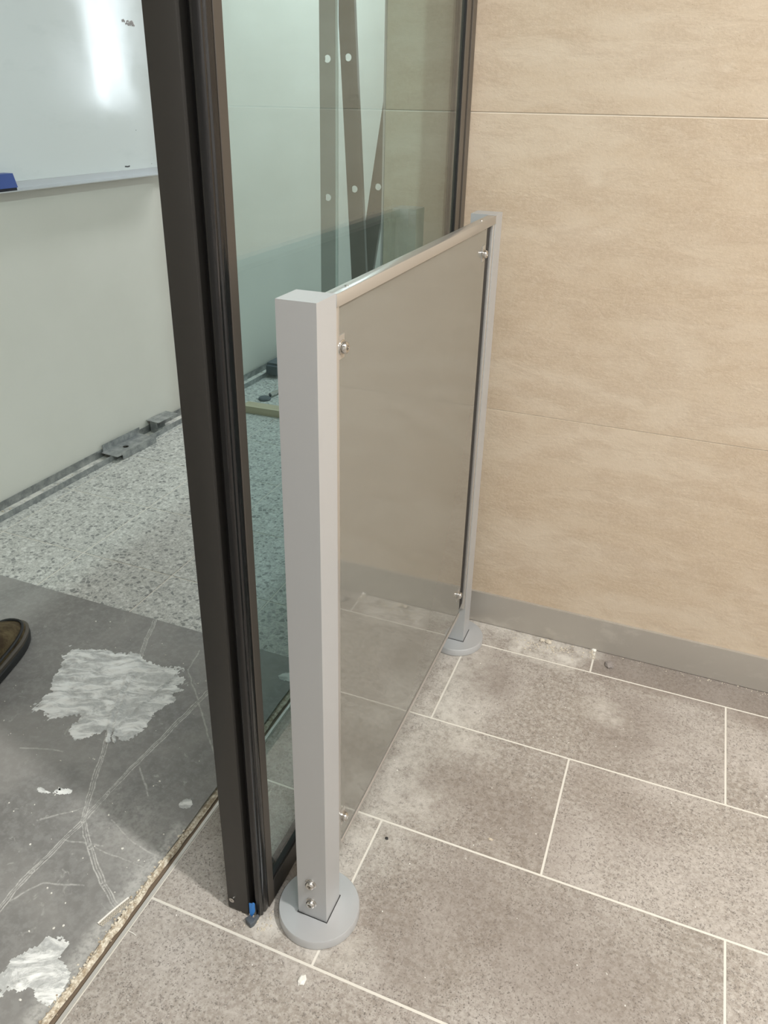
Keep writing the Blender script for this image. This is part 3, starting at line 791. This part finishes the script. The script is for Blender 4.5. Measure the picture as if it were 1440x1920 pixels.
# dark profile, clamp and batten beyond the frame
dp = left_thing('dark_profile', 'dark slate-grey metal profile lying along the stud track behind the glass', 'metal profile', .090, 1.83, .0215)
obj('body', bx(-.030, .030, -.28, 1.1, 0, .045), M['slate'], dp, local=True, bevel=.003, seg=2)
obj('end_cap', bx(-.024, .034, -.300, -.2802, -.006, .036), M['slate'], dp, local=True, bevel=.002, seg=2)
cl = left_thing('bar_clamp', 'steel bar clamp lying on the terrazzo beyond the timber batten', 'clamp', .245, 1.46, .0)
bm = bmesh.new(); tube(bm, [(-.02, -.16, .012), (.0, .0, .012), (.05, .42, .012)], .009, 8); obj('bar', bm, M['steel'], cl, local=True, smooth=True)
bm = bmesh.new(); lathe(bm, [(0, 0), (.026, 0), (.028, .004), (.024, .010), (0, .012)], 20, Matrix.Translation((-.03, -.19, .0005))); obj('pad', bm, M['slate'], cl, local=True, smooth=True)
obj('jaw', bx(-.035, .030, .02, .05, 0, .050), M['slate'], cl, local=True, bevel=.003, seg=2)
bm = bmesh.new(); tube(bm, [(-.055, .035, .035), (.05, .035, .035)], .006, 8); obj('handle', bm, M['slate'], cl, local=True, smooth=True)
bt = thing('timber_batten', 'pale timber batten lying on the terrazzo behind the glass', 'timber batten', (-1.20, 2.655, 0), math.radians(2))
obj('batten', bx(-.455, .455, -.0, .055, 0, .030), M['timber'], bt, local=True, bevel=.0015, seg=1)

# ------------------------------------------------------------------ boot
bo = thing('work_boot', 'brown suede work boot with black rubber sole on the grey sheet at the left edge', 'boot', (-1.334, .974, FZ), math.radians(105))
bo.scale = (1.08, 1.08, 1.08)
# local: +x toe direction; foot outline
def foot_outline(s=0, n=40):
    """outline of the sole, toe at +x, heel at -x (length .30)"""
    pts = []
    for i in range(n):
        a = 2*math.pi*i/n; c, si = math.cos(a), math.sin(a)
        x = .150*math.copysign(abs(c)**(.62 if c > 0 else .8), c)
        wdt = .050 if x > 0 else .038
        wdt = .036+(.052-.036)*max(0, min(1, (x+.12)/.20))
        y = wdt*math.copysign(abs(si)**.80, si)+.006*math.sin(x*12)
        k = 1+s/.05
        pts.append((x+s*c, y+s*si))
    return pts
def loft(bm, rings, cap=True):
    R_ = [[bm.verts.new(p) for p in r] for r in rings]; n = len(R_[0])
    for a, b in zip(R_, R_[1:]):
        for i in range(n): bm.faces.new((a[i], a[(i+1) % n], b[(i+1) % n], b[i]))
    if cap: bm.faces.new(R_[0][::-1]); bm.faces.new(R_[-1])
    bmesh.ops.recalc_face_normals(bm, faces=bm.faces)
def toe_top(x):     # height of the upper along the foot
    if x > .02: return .074-.030*((x-.02)/.13)**2
    if x > -.05: return .074+.055*((.02-x)/.07)
    return .129
OFF = (.0, .0)
bm = bmesh.new(); loft(bm, [[(x, y, 0) for x, y in foot_outline(.001)], [(x, y, .004) for x, y in foot_outline(.005)], [(x, y, .019) for x, y in foot_outline(.006)], [(x, y, .023) for x, y in foot_outline(.003)]])
obj('sole', bm, M['rubber'], bo, local=True, smooth=True)
bm = bmesh.new(); loft(bm, [[(x, y, .0232) for x, y in foot_outline(.0045)], [(x, y, .031) for x, y in foot_outline(.0050)], [(x, y, .034) for x, y in foot_outline(.001)], [(x, y, .034) for x, y in foot_outline(-.004)]])
obj('rand', bm, M['rand'], bo, local=True, smooth=True)
rings = []
base = foot_outline(-.001)
for k in range(9):
    t = k/8
    ring = []
    for x, y in base:
        s = math.cos(t*math.pi/2)**.65 if t < 1 else .06
        s = max(s, .06)
        xx = x if x < -.03 else -.03+(x+.03)*(.30+.70*s)
        hx = toe_top(min(xx, .15))
        ring.append((xx, y*(.10+.90*s), .030+(hx-.030)*math.sin(t*math.pi/2)))
    rings.append(ring)
bm = bmesh.new(); loft(bm, rings)
obj('upper', bm, M['suede'], bo, local=True, smooth=True)
# toe bumper seam that separates the vamp from the dark edge band
bm = bmesh.new(); pts = []
for i in range(25):
    a = -1.75+3.5*i/24; c, si = math.cos(a), math.sin(a)
    x = .128*math.copysign(abs(c)**.8, c); y = .0465*math.copysign(abs(si)**.8, si)
    pts.append((x+.006, y, .046))
tube(bm, pts, .0032, 6); obj('toe_seam', bm, M['rubber'], bo, local=True, smooth=True)
bm = bmesh.new(); sh = []
for k in range(6):
    z = .085+k*.026
    sh.append([(-.085+.062*math.cos(a)*(1-.02*k)-.002*k, .040*math.sin(a), z) for a in [i*2*math.pi/28 for i in range(28)]])
inner = [[(-.085+.056*math.cos(a)-.010, .034*math.sin(a), z) for a in [i*2*math.pi/28 for i in range(28)]] for z in (.215, .13)]
loft(bm, sh+inner)
obj('shaft', bm, M['suede'], bo, local=True, smooth=True)
for k in range(4):
    bm = bmesh.new(); xx = -.018+.0*k; zz = .100+k*.024; xx = .012-.016*k-(.006 if k > 1 else 0)
    tube(bm, [(xx-.012, -.026, zz-.016), (xx+.0, -.012, zz), (xx+.002, 0, zz+.003), (xx, .012, zz), (xx-.012, .026, zz-.016)], .0028, 6)
    obj('lace', bm, M['lace'], bo, local=True, smooth=True)

# ------------------------------------------------------------------ chips and crumbs on the tiles
def chip(name, loc, r, m, label, seed, flat=.55, cat='chip', sx=1.0):
    bm = bmesh.new(); bmesh.ops.create_icosphere(bm, subdivisions=2, radius=1)
    for v in bm.verts:
        nn = 1+.38*mnoise.noise(v.co*1.6+Vector((seed, 0, 0)))+.18*mnoise.noise(v.co*4+Vector((0, seed, 0)))
        v.co = Vector((v.co.x*r*nn*sx, v.co.y*r*nn, max(-.45, v.co.z)*r*flat*nn))
    mz = min(v.co.z for v in bm.verts)
    for v in bm.verts: v.co.z -= mz
    o = obj(name, bm, M[m]); o.location = loc; tag(o, label, cat); return o
chip('stone_chip', (-.0270, 1.5745, 0), .0105, 'stone', 'grey-brown stone chip lying on the dark tile near the skirting', 1.3)
chip('mortar_chip', (-.1755, 1.6060, 0), .0075, 'tan_crumb', 'pale mortar chip against the skirting, larger of the pair', 2.3)
chip('mortar_chip', (-.1905, 1.6065, 0), .0060, 'tan_crumb', 'pale mortar chip against the skirting, smaller of the pair', 3.9)
chip('plaster_flake', (-.3610, .6465, 0), .0088, 'white_chip', 'white plaster flake on the tile below the front base plate', 6.2, .35, sx=.7)
chip('black_crumb', (-.3350, .9280, 0), .0030, 'black_chip', 'small black crumb on the tile near the grout corner', 7.7)
chip('orange_crumb', (-.1625, .9990, 0), .0024, 'mortar', 'tiny orange crumb on the middle floor tile', 9.1, .4, sx=2)
chip('mortar_chip', (-.0672, 1.6190, 0), .0058, 'white_chip', 'white mortar chip on the grout line at the foot of the skirting', 4.9)
spots = []
for k in range(90): spots.append((rnd.gauss(-.17, .05), 1.600-abs(rnd.gauss(0, .018)), 0, rnd.uniform(.0006, .0026)))
for k in range(110): spots.append((rnd.uniform(-.30, .45), 1.618-abs(rnd.gauss(0, .006)), 0, rnd.uniform(.0005, .0018)))
for k in range(26): spots.append((rnd.gauss(-.066, .004), rnd.uniform(1.58, 1.618), 0, rnd.uniform(.001, .0026)))
tag(lumps('mortar_crumbs', spots, M['tan_crumb']), 'fine beige mortar crumbs scattered along the foot of the skirting', 'crumbs')
spots = [(rnd.uniform(-.62, .45), rnd.uniform(.38, 1.56), 0, rnd.uniform(.0005, .0014)) for k in range(170)]
spots = [q_ for q_ in spots if math.hypot(q_[0]+.386, q_[1]-.757) > .075 and math.hypot(q_[0]+.388, q_[1]-1.528) > .075 and not (-.535 < q_[0] < -.455 and q_[1] > .69)]
lumps('plaster_specks', spots, M['white_chip'], floor)
spots = [(rnd.gauss(-.468, .016), rnd.gauss(.705, .012), 0, rnd.uniform(.0008, .0024)) for k in range(60)]
tag(lumps('mortar_crumbs', spots, M['tan_crumb']), 'beige mortar crumbs heaped under the black door stile', 'crumbs')
spots = [(rnd.uniform(-1.25, -.69), rnd.uniform(.45, 1.29), FZ, rnd.uniform(.0006, .0022)) for k in range(140)]
lumps('plaster_specks', spots, M['white_chip'], sheet)
bm = bmesh.new(); tube(bm, [(-.6490, .6085, .001), (-.640, .6080, .0016), (-.6335, .6070, .001)], .0007, 5)
tag(recenter(obj('fibre_scrap', bm, M['white_chip'])), 'thin white fibre scrap on the tile right of the mortar joint', 'fibre')
